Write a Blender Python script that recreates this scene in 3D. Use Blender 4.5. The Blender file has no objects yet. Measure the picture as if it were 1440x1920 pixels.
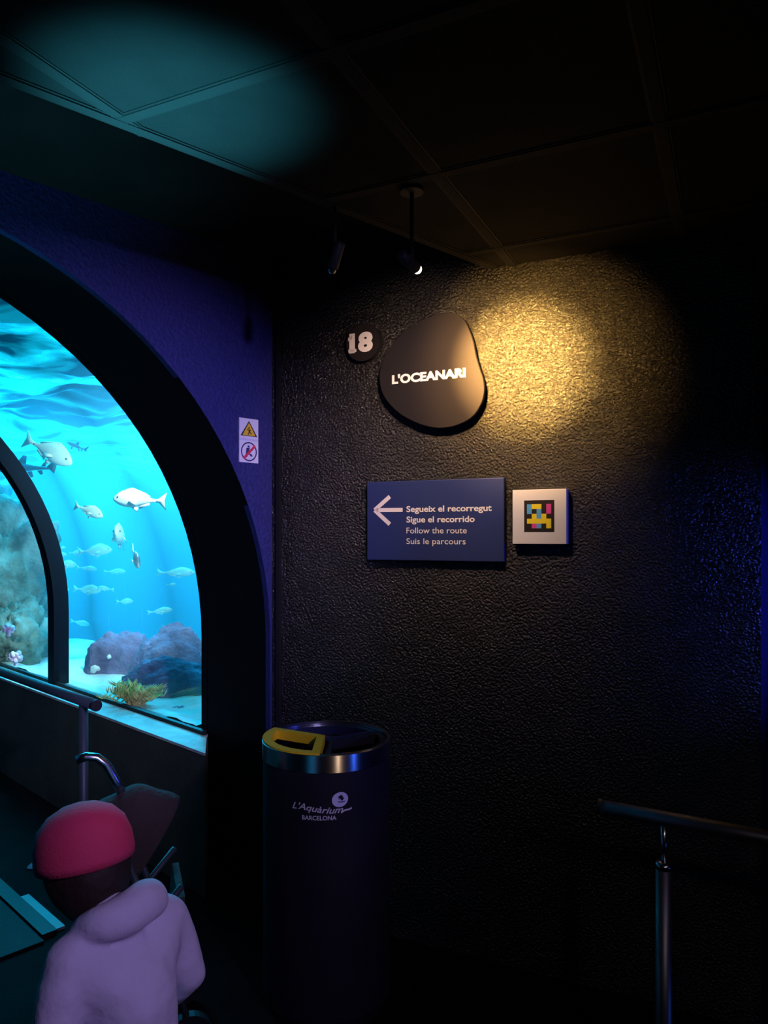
import bpy, bmesh, math, random
from mathutils import Vector, Matrix, noise
random.seed(7)
S = bpy.context.scene
COL = S.collection
PI = math.pi

# ------------------------------------------------------------------ camera, world, lights, exposure
F = 1387.0                     # focal length in pixels of the 1440x1920 frame
CAMH = 1.5
cd = bpy.data.cameras.new('camera'); cam = bpy.data.objects.new('camera', cd); COL.objects.link(cam)
cam.location = (0, 0, CAMH); cam.rotation_euler = (PI/2, 0, 0)
cd.sensor_fit = 'AUTO'; cd.sensor_width = 36; cd.lens = F/1920*36; cd.shift_y = 45/1920
cd.clip_start = 0.02; cd.clip_end = 100
S.camera = cam
w = bpy.data.worlds.new('world'); S.world = w; w.use_nodes = True
w.node_tree.nodes['Background'].inputs[0].default_value = (0.10, 0.12, 0.30, 1)
w.node_tree.nodes['Background'].inputs[1].default_value = 0.003
S.view_settings.view_transform = 'Standard'; S.view_settings.look = 'None'
S.view_settings.exposure = 0.0; S.view_settings.gamma = 1.0
S.view_settings.use_curve_mapping = False

# places in the photograph: a pixel at a depth; the tunnel frame (s across, t along); the sign wall (u along)
def P(px, py, d): return Vector(((px-720)/F*d, d, CAMH+(1005-py)/F*d))
C0 = Vector((-.456, 3.01, 0))
AX = Vector((-.7193, .6947, 0)); LX = Vector((.6947, .7193, 0))
def T(s, t, z): return C0+LX*s+AX*t+Vector((0, 0, z))
UW = Vector((.902, -.432, 0)); NW = Vector((-.432, -.902, 0))
def W(u, off, z): return C0+UW*u+NW*off+Vector((0, 0, z))
def onwall(px, py, off=0.0):
    o = C0+NW*off; k = (px-720)/F
    u = (k*o.y-o.x)/(UW.x-k*UW.y); d = o.y+u*UW.y
    return u, CAMH+(1005-py)/F*d
def onportal(px, py, off=0.0):
    o = C0-AX*off; k = (px-720)/F
    s = (k*o.y-o.x)/(LX.x-k*LX.y); d = o.y+s*LX.y
    return s, CAMH+(1005-py)/F*d

def lamp(name, kind, loc, color, power, target=None, size=.05, **kw):
    ld = bpy.data.lights.new(name, kind); ld.color = color; ld.energy = power
    if kind == 'AREA':
        ld.shape = 'RECTANGLE'; ld.size = size; ld.size_y = kw.pop('size_y', size)
    else: ld.shadow_soft_size = size
    for k, v in kw.items(): setattr(ld, k, v)
    o = bpy.data.objects.new(name, ld); COL.objects.link(o); o.location = loc
    if target is not None:
        o.rotation_euler = (Vector(target)-Vector(loc)).to_track_quat('-Z', 'Y').to_euler()
    return o
R = math.radians
SPOT = Vector((.075, 2.0, CAMH+.735))            # the lit gallery spotlight
HOT = Vector((.465, 2.56, CAMH+.60))
LENS = SPOT+(HOT-SPOT).normalized()*.045
lamp('warm_spot', 'SPOT', LENS, (1, .53, .13), 900, HOT, .014, spot_size=R(46), spot_blend=1.0)
lamp('warm_halo', 'SPOT', LENS, (1, .52, .13), 110, HOT, .014, spot_size=R(74), spot_blend=1.0)
lamp('warm_spill', 'SPOT', LENS, (1, .66, .50), 40, (.22, 2.70, CAMH+.36), .014, spot_size=R(104), spot_blend=1.0)
# blue effect lamp at the right, beyond the frame, grazing along the sign wall
lamp('blue_spot', 'SPOT', (2.2, 1.70, 1.35), (.06, .09, 1), 30, (-.5, 2.78, 1.25), .04, spot_size=R(44), spot_blend=.8)
# lavender house spotlight behind the viewer on the right
lamp('lavender_spot', 'SPOT', (1.3, -.9, 2.2), (.46, .38, 1), 560, (-.85, 2.52, 1.52), .06, spot_size=R(30), spot_blend=.9)
lamp('lavender_child_fill', 'SPOT', (1.2, -.4, 2.3), (.56, .44, 1), 112, (-.44, 1.6, .78), .06, spot_size=R(42), spot_blend=.9)  # added unseen fill on the child, reaching the bin
# accent lamps, then added fills for rail, ceiling, ledge and fish
lamp('blue_accent', 'SPOT', (1.72, .83, .22), (.04, .14, 1), 5, (-.187, 2.43, .83), .07, spot_size=R(26), spot_blend=.6)
lamp('warm_accent', 'SPOT', (.80, .08, .17), (1, .66, .42), 3.5, (-.187, 2.43, .83), .06, spot_size=R(20), spot_blend=.6)
lamp('rail_fill', 'SPOT', (.5, -1.4, 2.3), (1, .85, .92), 20, (1.05, 1.5, .6), .05, spot_size=R(34), spot_blend=1.0)  # added fill that lifts the right handrail
lamp('teal_ceiling_fill', 'SPOT', (-.88, 1.3, .9), (.07, .60, .80), 560, (-.47, 1.62, 2.44), .05, spot_size=R(23), spot_blend=1.0)  # added stand-in for tank light spilling onto the lower ceiling
lamp('teal_high_fill', 'SPOT', (-1.25, 1.1, .75), (.07, .60, .80), 80, (-1.05, 2.05, 2.62), .05, spot_size=R(36), spot_blend=1.0)  # weaker added fill, same tank spill on the higher ceiling
lamp('ledge_fill', 'SPOT', T(-1.5, 1.0, 2.3), (.36, .80, .50), 9, T(-.05, 1.2, .6), .05, spot_size=R(46), spot_blend=.9)  # added fill brightening the ledge in place of tank light
lamp('fish_fill', 'SPOT', T(.30, .8, 2.6), (.55, .92, 1), 520, T(.5, 2.6, 1.5), .08, spot_size=R(80), spot_blend=.9)  # added front light for the nearby fish
# tank lamps hanging above the water
TANKL = (.012, .56, 1)
for i, (s, t, p) in enumerate(((2.0, 3.0, 480), (3.8, 7.8, 2000), (.8, 6.2, 450))):
    lamp('tank_lamp', 'AREA', T(s, t, 4.6), TANKL, p, T(s, t, 0), 1.6, size_y=2.2)

# ------------------------------------------------------------------ helpers
def tag(o, label=None, cat=None, group=None, kind=None):
    if label: o['label'] = label
    if cat: o['category'] = cat
    if group: o['group'] = group
    if kind: o['kind'] = kind
    return o
def obj(name, bm_or_me, m=None, parent=None, smooth=False, loc=None):
    if isinstance(bm_or_me, bmesh.types.BMesh):
        me = bpy.data.meshes.new(name); bmesh.ops.recalc_face_normals(bm_or_me, faces=bm_or_me.faces)
        bm_or_me.to_mesh(me); bm_or_me.free()
    else: me = bm_or_me
    if m is not None:
        for mm in (m if isinstance(m, (list, tuple)) else [m]): me.materials.append(mm)
    if smooth:
        for p in me.polygons: p.use_smooth = True
    o = bpy.data.objects.new(name, me); COL.objects.link(o)
    if parent is not None: o.parent = parent
    if loc is not None: o.location = loc
    return o
def empty(name, loc, rz=0):
    o = bpy.data.objects.new(name, None); COL.objects.link(o); o.location = loc; o.rotation_euler = (0, 0, rz)
    o.empty_display_size = .05
    return o
def bake(o):                       # apply modifiers into a plain mesh, remove the source object
    dg = bpy.context.evaluated_depsgraph_get(); dg.update()
    me = bpy.data.meshes.new_from_object(o.evaluated_get(dg))
    bpy.data.objects.remove(o); return me

def mat(name, col, rough=.6, metal=0, spec=.5, bump=0, bscale=40, var=0, vscale=6, col2=None, coat=0):
    m = bpy.data.materials.new(name); m.use_nodes = True; nt = m.node_tree; b = nt.nodes['Principled BSDF']
    b.inputs['Base Color'].default_value = (*col, 1); b.inputs['Roughness'].default_value = rough
    b.inputs['Metallic'].default_value = metal; b.inputs['Specular IOR Level'].default_value = spec
    b.inputs['Coat Weight'].default_value = coat
    tc = nt.nodes.new('ShaderNodeTexCoord')
    n = nt.nodes.new('ShaderNodeTexNoise'); n.inputs['Scale'].default_value = vscale; n.inputs['Detail'].default_value = 4
    nt.links.new(tc.outputs['Object'], n.inputs['Vector'])
    rp = nt.nodes.new('ShaderNodeValToRGB'); nt.links.new(n.outputs['Fac'], rp.inputs['Fac'])
    c2 = col2 if col2 else tuple(c*(1-var) for c in col)
    rp.color_ramp.elements[0].position = .35; rp.color_ramp.elements[1].position = .65
    rp.color_ramp.elements[0].color = (*c2, 1); rp.color_ramp.elements[1].color = (*col, 1)
    nt.links.new(rp.outputs['Color'], b.inputs['Base Color'])
    if bump:
        n2 = nt.nodes.new('ShaderNodeTexNoise'); n2.inputs['Scale'].default_value = bscale; n2.inputs['Detail'].default_value = 3
        nt.links.new(tc.outputs['Object'], n2.inputs['Vector'])
        bp = nt.nodes.new('ShaderNodeBump'); bp.inputs['Strength'].default_value = bump; bp.inputs['Distance'].default_value = .02
        nt.links.new(n2.outputs['Fac'], bp.inputs['Height']); nt.links.new(bp.outputs['Normal'], b.inputs['Normal'])
    return m
def emit(name, col, strength):
    m = bpy.data.materials.new(name); m.use_nodes = True; nt = m.node_tree
    b = nt.nodes['Principled BSDF']; b.inputs['Emission Color'].default_value = (*col, 1); b.inputs['Emission Strength'].default_value = strength
    return m

def prism(bm, pts, f, d0, d1):
    """closed outline pts (2-D) turned into a slab; f(a, depth, b) -> world"""
    v0 = [bm.verts.new(f(a, d0, b)) for a, b in pts]; v1 = [bm.verts.new(f(a, d1, b)) for a, b in pts]
    n = len(pts); bm.faces.new(v0); bm.faces.new(v1[::-1])
    for i in range(n): bm.faces.new((v0[i], v0[(i+1) % n], v1[(i+1) % n], v1[i]))
    return bm
def box(bm, x0, x1, y0, y1, z0, z1, f=lambda x, y, z: Vector((x, y, z))):
    return prism(bm, [(x0, z0), (x1, z0), (x1, z1), (x0, z1)], lambda a, d, b: f(a, d, b), y0, y1)
def tube(bm, pts, r, n=16, cap=True):
    pts = [Vector(p) for p in pts]; rings = []
    rs = r if isinstance(r, (list, tuple)) else [r]*len(pts)
    up = Vector((0, 0, 1)); prev = None
    for i, p in enumerate(pts):
        d = (pts[min(i+1, len(pts)-1)]-pts[max(i-1, 0)]).normalized()
        if prev is None:
            a = d.cross(up)
            if a.length < .05: a = d.cross(Vector((1, 0, 0)))
        else: a = prev-d*prev.dot(d)
        a.normalize(); prev = a; b = d.cross(a)
        rings.append([bm.verts.new(p+(a*math.cos(k*2*PI/n)+b*math.sin(k*2*PI/n))*rs[i]) for k in range(n)])
    for i in range(len(rings)-1):
        for k in range(n): bm.faces.new((rings[i][k], rings[i][(k+1) % n], rings[i+1][(k+1) % n], rings[i+1][k]))
    if cap: bm.faces.new(rings[0][::-1]); bm.faces.new(rings[-1])
    return bm
def lathe(bm, prof, n=64, c=Vector((0, 0, 0)), a0=0, a1=2*PI):
    full = abs(a1-a0-2*PI) < 1e-6; m = n if full else n+1
    rings = [[bm.verts.new(c+Vector((r*math.cos(a0+(a1-a0)*k/n), r*math.sin(a0+(a1-a0)*k/n), z))) for k in range(m)] for r, z in prof]
    for i in range(len(rings)-1):
        for k in range(n):
            bm.faces.new((rings[i][k], rings[i][(k+1) % m], rings[i+1][(k+1) % m], rings[i+1][k]))
    return rings
def bevel(o, w_=.003, seg=2):
    md = o.modifiers.new('bevel', 'BEVEL'); md.width = w_; md.segments = seg; md.limit_method = 'ANGLE'; md.angle_limit = R(40); return o
def esplit(o):
    md = o.modifiers.new('split', 'EDGE_SPLIT'); md.split_angle = R(28); return o
def catmull(pts, k=6):
    n = len(pts); out = []
    for i in range(n):
        p0, p1, p2, p3 = (pts[(i+j-1) % n] for j in range(4))
        for q in range(k):
            u = q/k
            out.append(tuple(.5*((2*p1[c])+(-p0[c]+p2[c])*u+(2*p0[c]-5*p1[c]+4*p2[c]-p3[c])*u*u+(-p0[c]+3*p1[c]-3*p2[c]+p3[c])*u**3) for c in (0, 1)))
    return out

# ------------------------------------------------------------------ materials
def stucco(name, col, rough, spec, strength, scale, col2=None, dist=.006):
    m = bpy.data.materials.new(name); m.use_nodes = True; nt = m.node_tree; b = nt.nodes['Principled BSDF']
    tc = nt.nodes.new('ShaderNodeTexCoord')
    v = nt.nodes.new('ShaderNodeTexVoronoi'); v.feature = 'SMOOTH_F1'; v.inputs['Scale'].default_value = scale
    v.inputs['Smoothness'].default_value = .6
    n = nt.nodes.new('ShaderNodeTexNoise'); n.inputs['Scale'].default_value = scale*1.1; n.inputs['Detail'].default_value = 5; n.inputs['Roughness'].default_value = .6
    nt.links.new(tc.outputs['Object'], v.inputs['Vector']); nt.links.new(tc.outputs['Object'], n.inputs['Vector'])
    mx = nt.nodes.new('ShaderNodeMath'); mx.operation = 'MULTIPLY_ADD'; mx.inputs[1].default_value = -.7
    nt.links.new(v.outputs['Distance'], mx.inputs[0]); nt.links.new(n.outputs['Fac'], mx.inputs[2])
    bp = nt.nodes.new('ShaderNodeBump'); bp.inputs['Strength'].default_value = strength; bp.inputs['Distance'].default_value = dist
    nt.links.new(mx.outputs[0], bp.inputs['Height']); nt.links.new(bp.outputs['Normal'], b.inputs['Normal'])
    rp = nt.nodes.new('ShaderNodeValToRGB'); rp.color_ramp.elements[0].position = .3; rp.color_ramp.elements[1].position = .7
    rp.color_ramp.elements[0].color = (*(col2 or tuple(c*.6 for c in col)), 1); rp.color_ramp.elements[1].color = (*col, 1)
    nt.links.new(n.outputs['Fac'], rp.inputs['Fac']); nt.links.new(rp.outputs['Color'], b.inputs['Base Color'])
    b.inputs['Roughness'].default_value = rough; b.inputs['Specular IOR Level'].default_value = spec
    return m
M = {}
M['stucco'] = stucco('black_stucco', (.007, .006, .005), .17, .75, .75, 115, dist=.010)
M['blue_wall'] = stucco('blue_stucco', (.030, .034, .17), .6, .3, .5, 75)
M['ceiling'] = mat('dark_ceiling_tile', (.022, .022, .022), .95, spec=.1, bump=.12, bscale=140, var=.2)
M['bar'] = mat('ceiling_bar_paint', (.030, .030, .030), .9, spec=.15, var=.15)
M['groove'] = mat('black_groove', (.008, .008, .008), .8)
M['floor'] = mat('dark_floor', (.009, .006, .006), .9, spec=.05, bump=.15, bscale=90, var=.4)
M['walkway'] = mat('walkway_plate', (.007, .010, .010), .7, spec=.15, var=.3, bump=.1, bscale=60)
M['reveal'] = mat('portal_lining', (.004, .005, .006), .8, spec=.1, var=.2)
M['frame'] = mat('tunnel_rib_metal', (.002, .006, .012), .8, spec=.1, var=.2)
M['ledge'] = mat('concrete_ledge', (.55, .60, .50), .6, var=.35, vscale=9, bump=.2, bscale=50)
M['kerb'] = mat('kerb_paint', (.06, .055, .035), .7, var=.3, bump=.1)
M['steel'] = mat('brushed_steel', (.52, .52, .54), .22, metal=1, var=.08)
M['dullsteel'] = mat('dull_steel', (.20, .19, .20), .45, metal=1, var=.15)
M['darksteel'] = mat('dark_painted_tube', (.03, .045, .05), .5, spec=.5)
M['bin'] = mat('bin_black_coat', (.012, .011, .018), .6, spec=.25, var=.15)
M['yellow'] = mat('yellow_plastic', (.75, .50, .015), .4, var=.05)
M['blackplastic'] = mat('black_plastic', (.010, .010, .011), .6, spec=.3)
M['navyplastic'] = mat('navy_plastic', (.012, .016, .05), .35)
M['white'] = mat('white_vinyl', (.78, .78, .80), .5, var=.03)
M['offwhite'] = mat('printed_white', (.72, .70, .72), .5, var=.03)
M['letter'] = mat('lettering_white', (.92, .87, .88), .5, var=.02)
M['signblack'] = mat('charcoal_sign', (.018, .016, .019), .9, spec=.1, var=.08)
M['signblue'] = mat('blue_sign', (.028, .045, .17), .45, spec=.4, var=.06)
M['red'] = mat('red_print', (.70, .03, .08), .5)
M['navy'] = mat('navy_print', (.03, .03, .12), .5)
M['signyellow'] = mat('yellow_print', (.80, .52, .03), .5)
M['tagblue'] = mat('tag_blue', (.10, .42, .80), .5); M['tagpink'] = mat('tag_magenta', (.75, .06, .35), .5)
M['tagyellow'] = mat('tag_yellow', (.90, .75, .02), .5); M['tagblack'] = mat('tag_black', (.012, .006, .006), .5)
M['paleblue'] = mat('sign_edge', (.6, .62, .75), .5)

# ------------------------------------------------------------------ setting
LOW, HIGH = CAMH+.94, CAMH+1.12
def struct(name, bm, m, smooth=False, label=None):
    o = obj(name, bm, m, smooth=smooth); o['kind'] = 'structure'
    if label: o['label'] = label
    return o
bm = bmesh.new(); box(bm, -7, 5, -3, 9, -.06, 0); struct('floor', bm, M['floor'], label='dark floor in front of the sign wall')
# glossy tunnel walkway (lies on the floor beyond the portal) and its black edge strip
bm = bmesh.new(); box(bm, -2.2, -.76, .37, 8, .001, .012, T)
o = obj('moving_walkway', bm, M['walkway']); tag(o, 'dark teal moving walkway plate on the tunnel floor at lower left', 'walkway')
bm = bmesh.new(); box(bm, -.755, -.70, .40, 8, .001, .02, T); struct('trim_1', bm, M['blackplastic'], label='black edge strip beside the walkway')
bm = bmesh.new(); box(bm, -.698, -.662, .42, .78, .0012, .012, T); obj('edge_plate', bm, mat('worn_edge_metal', (.16, .16, .17), .5), parent=o)

# sign wall (wall 2), ends at the right in an outer corner
UE = onwall(1427, 1000)[0]
bm = bmesh.new(); box(bm, -.02, UE, 0, -.12, 0, HIGH+.05, W); struct('wall_front', bm, M['stucco'], label='black textured wall carrying the signs')
E = W(UE, 0, 0); D3 = Vector((.6, .8, 0)); N3 = Vector((.8, -.6, 0))
bm = bmesh.new(); box(bm, 0.0, 2.2, 0, -.1, 0, HIGH+.05, lambda a, d, b: E+D3*a+N3*d+Vector((0, 0, b)))
struct('wall_right', bm, M['blue_wall'], label='blue lit wall beyond the outer corner at right')
bm = bmesh.new(); box(bm, 0, 4.5, 0, .1, 0, 2.7, lambda a, d, b: Vector((3.1, -2+a, b))+Vector((d, 0, 0))); struct('wall_side', bm, M['blue_wall'])
bm = bmesh.new(); box(bm, -3.6, 3.2, -3.1, -3.0, 0, 2.7); struct('wall_rear', bm, M['stucco'])

# portal wall with its arched opening, its lining, and the tank front wall behind
def arch(cs, cz, r, n=48, zb=0.0):
    pts = [(cs+r, zb)]
    pts += [(cs+r*math.cos(PI*k/n), cz+r*math.sin(PI*k/n)) for k in range(n+1)]
    pts += [(cs-r, zb)]
    return pts
OUT = arch(-1.425, CAMH-.42, 1.416); INN = arch(-1.489, CAMH-.464, 1.492)
TI = .478
bm = bmesh.new(); prism(bm, [(-4.6, 0), (-4.6, HIGH+.05), (0.03, HIGH+.05), (0.03, 0)]+OUT, T, 0, .03)
struct('wall_left', bm, M['blue_wall'], label='dark blue portal wall around the tunnel arch')
bm = bmesh.new()
va = [bm.verts.new(T(a, 0.002, b)) for a, b in OUT]; vb = [bm.verts.new(T(a, TI, b)) for a, b in INN]
vc = [bm.verts.new(T(a+(.04 if a > -1.45 else -.04), TI, b+.0)) for a, b in INN]
for i in range(len(va)-1): bm.faces.new((va[i], va[i+1], vb[i+1], vb[i]))
struct('trim_2', bm, M['reveal'], smooth=True, label='black curved lining inside the tunnel arch')
bm = bmesh.new(); prism(bm, [(-5, 0), (-5, 5), (8, 5), (8, 0)]+INN, T, TI+.01, TI+.05)
struct('wall_back', bm, M['reveal'], label='tank front wall')

# ceilings: a lower tiled one whose diagonal edge runs across, a higher one beyond it
B0 = P(20, 158, .94*F/(1005-158)); B1 = P(925, 505, .94*F/500)
db = (B1-B0); db.z = 0; db.normalize(); nb = Vector((-db.y, db.x, 0))
def BL(a, off, z): p = B0+db*a+nb*off; return Vector((p.x, p.y, z))
def uw(v): return Vector((v.x, v.y, 0)).dot(UW), -Vector((v.x, v.y, 0)).dot(NW)
bm = bmesh.new()
Lw = W(UE+2, 0, 0)
outline = [BL(-3.2, 0, 0), BL(1.56, 0, 0), W(UE+.0, 0, 0), Vector((3.3, 2.6, 0)), Vector((3.3, -3.1, 0)), Vector((-3.9, -3.1, 0))]
prism(bm, [(p.x, p.y) for p in outline], lambda a, d, b: Vector((a, b, d)), LOW, LOW+.03)
struct('ceiling', bm, M['ceiling'], label='lower dark tiled ceiling')
bm = bmesh.new(); box(bm, -7, 4, -1, 4.6, HIGH, HIGH+.04)
bm.free(); bm = bmesh.new()
hp = [BL(-3.2, -.02, 0), BL(1.9, -.02, 0), W(UE+1.5, -.3, 0), T(.6, .6, 0), T(.2, .30, 0), T(-5, .30, 0)]
prism(bm, [(p.x, p.y) for p in hp], lambda a, d, b: Vector((a, b, d)), HIGH, HIGH+.04)
struct('ceiling_1', bm, M['ceiling'], label='higher dark ceiling strip along the portal wall')
# ceiling grid bars: raised face between two dark grooves
def ubar(name, p, q, wd, lab, dp=.004):
    bm = bmesh.new(); d = (q-p); L = d.length; d.normalize(); n = Vector((-d.y, d.x, 0))
    f = lambda a, y, b: p+d*a+n*y+Vector((0, 0, b))
    box(bm, 0, L, -wd/2, wd/2, -dp, -.0005, f)
    for s in (-1, 1): 
        k0 = len(bm.faces); y = s*(wd/2+.0035); box(bm, 0, L, y-.003, y+.003, -dp*.45, -.0004, f)
        bm.faces.ensure_lookup_table()
        for fc in bm.faces[k0:]: fc.material_index = 1
    o = struct(name, bm, [M['bar'], M['groove']], label=lab); return o
def G(u, v): p = UW*u+Vector((.432, .902, 0))*v; return Vector((p.x, p.y, LOW))
def gridline(n, fixed, u=None, v=None):
    # clip the bar at the diagonal edge
    pts = []
    for k in range(0, 400):
        a = -3+k*.015
        p = G(u, a) if u is not None else G(a, v)
        q = p-B0; q.z = 0
        if q.dot(nb) < -.004 and -q.dot(nb) > 0 and p.y > -2.5 and -p.dot(NW) < 2.51 and p.x < 2.5 and p.x > -3: pts.append(p)
    if len(pts) > 2: ubar('trim_%d' % n, pts[0], pts[-1], .026, 'painted grid bar of the lower ceiling', .0036 if u is not None else .0044)
if nb.dot(Vector((0, -1, 0))) > 0: nb = -nb
gn = 3
for u in (-1.25, -.705, -.16, .385, .93): gridline(gn, 0, u=u); gn += 1
for v in (1.25, 1.793, 2.337, .707): gridline(gn, 0, v=v); gn += 1
ubar('trim_%d' % gn, BL(-3.1, -.016, LOW), BL(1.56, -.016, LOW), .028, 'painted edge bar along the diagonal ceiling step', .0055)

# ------------------------------------------------------------------ tunnel: ribs, acrylic, ledge, kerb
def archshell(bm, cs, cz, r0, r1, t0, t1, zb, n=48):
    a = arch(cs, cz, r0, n, zb); b = arch(cs, cz, r1, n, zb)
    vs = [[bm.verts.new(T(p[0], t, p[1])) for p in q] for q in (a, b) for t in (t0, t1)]
    A0, A1, B0_, B1_ = vs
    for i in range(len(a)-1):
        bm.faces.new((A0[i], A0[i+1], A1[i+1], A1[i])); bm.faces.new((B0_[i], B1_[i], B1_[i+1], B0_[i+1]))
        bm.faces.new((A0[i], B0_[i], B0_[i+1], A0[i+1])); bm.faces.new((A1[i], A1[i+1], B1_[i+1], B1_[i]))
    for i in (0, -1): bm.faces.new((A0[i], A1[i], B1_[i], B0_[i]))
CS, CZ, RR = -1.489, CAMH-.464, 1.492
ZL = CAMH-.897
for k, (t0, t1, r0) in enumerate(((2.10, 2.19, RR-.03), (3.85, 3.96, RR-.03), (5.6, 5.7, RR-.03))):
    bm = bmesh.new(); archshell(bm, CS, CZ, r0, RR+.06, t0, t1, ZL)
    o = obj('tunnel_rib', bm, M['frame'], smooth=False)
    tag(o, ['dark curved tunnel rib nearest the portal, left of the fish', 'dark curved tunnel rib farther along the tunnel', 'farthest dark curved tunnel rib'][k], 'rib', 'arched ribs of the underwater tunnel')
m = bpy.data.materials.new('acrylic'); m.use_nodes = True; nt = m.node_tree; nt.nodes.clear()
out = nt.nodes.new('ShaderNodeOutputMaterial'); mx = nt.nodes.new('ShaderNodeMixShader'); tr = nt.nodes.new('ShaderNodeBsdfTransparent')
gl = nt.nodes.new('ShaderNodeBsdfGlossy'); fr = nt.nodes.new('ShaderNodeLayerWeight'); fr.inputs['Blend'].default_value = .5
pw = nt.nodes.new('ShaderNodeMath'); pw.operation = 'POWER'; pw.inputs[1].default_value = 6; nt.links.new(fr.outputs['Facing'], pw.inputs[0])
pm = nt.nodes.new('ShaderNodeMath'); pm.operation = 'MULTIPLY_ADD'; pm.inputs[1].default_value = .35; pm.inputs[2].default_value = .015; nt.links.new(pw.outputs[0], pm.inputs[0])
tr.inputs[0].default_value = (.97, .99, 1, 1); gl.inputs['Roughness'].default_value = .03
nt.links.new(pm.outputs[0], mx.inputs[0]); nt.links.new(tr.outputs[0], mx.inputs[1]); nt.links.new(gl.outputs[0], mx.inputs[2]); nt.links.new(mx.outputs[0], out.inputs[0])
M['acrylic'] = m
for k, (t0, t1) in enumerate(((TI+.055, 2.098), (2.192, 3.848), (3.962, 5.598))):
    bm = bmesh.new(); archshell(bm, CS, CZ, RR, RR+.05, t0, t1, ZL)
    o = obj('window_%d' % (k+1), bm, M['acrylic'], smooth=False)
    for p in o.data.polygons: p.use_smooth = abs(p.normal.dot(AX)) < .9
    tag(o, kind='structure'); o['label'] = 'curved acrylic tunnel pane'
# ledge (sloping concrete sill) and kerb wall along the right of the tunnel
bm = bmesh.new(); prism(bm, [(-.165, ZL-.012), (-.0, ZL), (.1, ZL), (.1, ZL-.09), (-.15, ZL-.09)], lambda a, d, b: T(a, d, b), TI-.15, 7.5)
bm.free()
def mitre(bm, s0, z0, z1):
    return prism(bm, [(0.0, TI), (s0, TI+s0*1.49), (s0, 7.45), (.12, 7.45), (.12, TI)], lambda a, d, b: T(a, b, d), z0, z1)
bm = bmesh.new(); mitre(bm, -.165, ZL-.012, ZL)
struct('ledge', bm, M['ledge'], label='pale concrete ledge under the tunnel glass')
bm = bmesh.new(); mitre(bm, -.16, 0, ZL-.012); struct('wall_kerb', bm, M['kerb'], label='dark green kerb wall under the ledge')
bm = bmesh.new(); box(bm, -.02, .0, TI, 7.5, ZL, ZL+.018, T); struct('trim_20', bm, M['blackplastic'], label='black seal along the foot of the tunnel glass')
# other side of the tunnel
bm = bmesh.new(); box(bm, -3.1, -2.83, TI, 7.5, 0, ZL, T); struct('wall_kerb_left', bm, M['kerb'])
bm = bmesh.new(); box(bm, -3.2, .2, 7.5, 7.6, 0, 2.7, T); struct('wall_tunnel_end', bm, M['reveal'])

# ------------------------------------------------------------------ tank: shell, water, surface, sand
bm = bmesh.new(); box(bm, 6.9, 7.0, TI, 15, -1.4, 5, T); struct('wall_tank_side', bm, mat('tank_paint', (.05, .22, .35), .9, var=.3, vscale=.8))
bm = bmesh.new(); box(bm, -5.5, 7, 14.9, 15, -1.4, 5, T); struct('wall_tank_far', bm, bpy.data.materials['tank_paint'])
bm = bmesh.new(); box(bm, -5.5, -5.4, TI, 15, -1.4, 5, T); struct('wall_tank_left', bm, bpy.data.materials['tank_paint'])
bm = bmesh.new(); box(bm, -5.5, 7.1, TI, 15, 5, 5.1, T); struct('ceiling_2', bm, M['reveal'])
ZS = CAMH+1.20
# water body: homogeneous volume round the tunnel hull
wm = bpy.data.materials.new('tank_water'); wm.use_nodes = True; nt = wm.node_tree; nt.nodes.clear()
out = nt.nodes.new('ShaderNodeOutputMaterial'); sc = nt.nodes.new('ShaderNodeVolumeScatter'); ab = nt.nodes.new('ShaderNodeVolumeAbsorption'); ad = nt.nodes.new('ShaderNodeAddShader')
sc.inputs['Color'].default_value = (.25, .80, 1, 1); sc.inputs['Density'].default_value = .13; sc.inputs['Anisotropy'].default_value = 0.1
ab.inputs['Color'].default_value = (.10, .78, .97, 1); ab.inputs['Density'].default_value = .12
nt.links.new(sc.outputs[0], ad.inputs[0]); nt.links.new(ab.outputs[0], ad.inputs[1]); nt.links.new(ad.outputs[0], out.inputs['Volume'])
hull = [(a, b) for a, b in arch(CS, CZ, RR+.065, 48, ZL+.02)]
bm = bmesh.new(); prism(bm, [(-5.38, -1.35), (-5.38, ZS+.02), (6.88, ZS+.02), (6.88, -1.35), (.13, -1.35), (.13, ZL+.02)]+hull+[(-3.12, ZL+.02), (-3.12, -1.35)], T, TI+.052, 14.88)
o = obj('tank_water', bm, wm); tag(o, 'blue water filling the aquarium tank around the tunnel', 'water', kind='stuff')
# surface seen from below
n_s, n_t = 150, 180
bm = bmesh.new(); g = []
for i in range(n_s+1):
    row = []
    for j in range(n_t+1):
        s = -1.5+8.3*i/n_s; t = .6+14.2*(j/n_t)**1.25
        q = Vector((s*.9, t*.55, 0))
        h = .16*noise.noise(q*1.3)+.10*noise.noise(q*3.1+Vector((3, 1, 2)))+.035*noise.noise(q*7)
        row.append(bm.verts.new(T(s, t, ZS+.0+h*1.0)))
    g.append(row)
for i in range(n_s):
    for j in range(n_t): bm.faces.new((g[i][j], g[i+1][j], g[i+1][j+1], g[i][j+1]))
sm = bpy.data.materials.new('water_surface'); sm.use_nodes = True; nt = sm.node_tree; nt.nodes.clear()
out = nt.nodes.new('ShaderNodeOutputMaterial'); mx = nt.nodes.new('ShaderNodeMixShader'); tr = nt.nodes.new('ShaderNodeBsdfTransparent')
gl = nt.nodes.new('ShaderNodeBsdfGlossy'); gl.inputs['Roughness'].default_value = .06; gl.inputs[0].default_value = (.5, .9, 1, 1)
lw = nt.nodes.new('ShaderNodeLayerWeight'); lw.inputs['Blend'].default_value = .5
rp = nt.nodes.new('ShaderNodeValToRGB'); rp.color_ramp.elements[0].position = .78; rp.color_ramp.elements[1].position = .95
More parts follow.
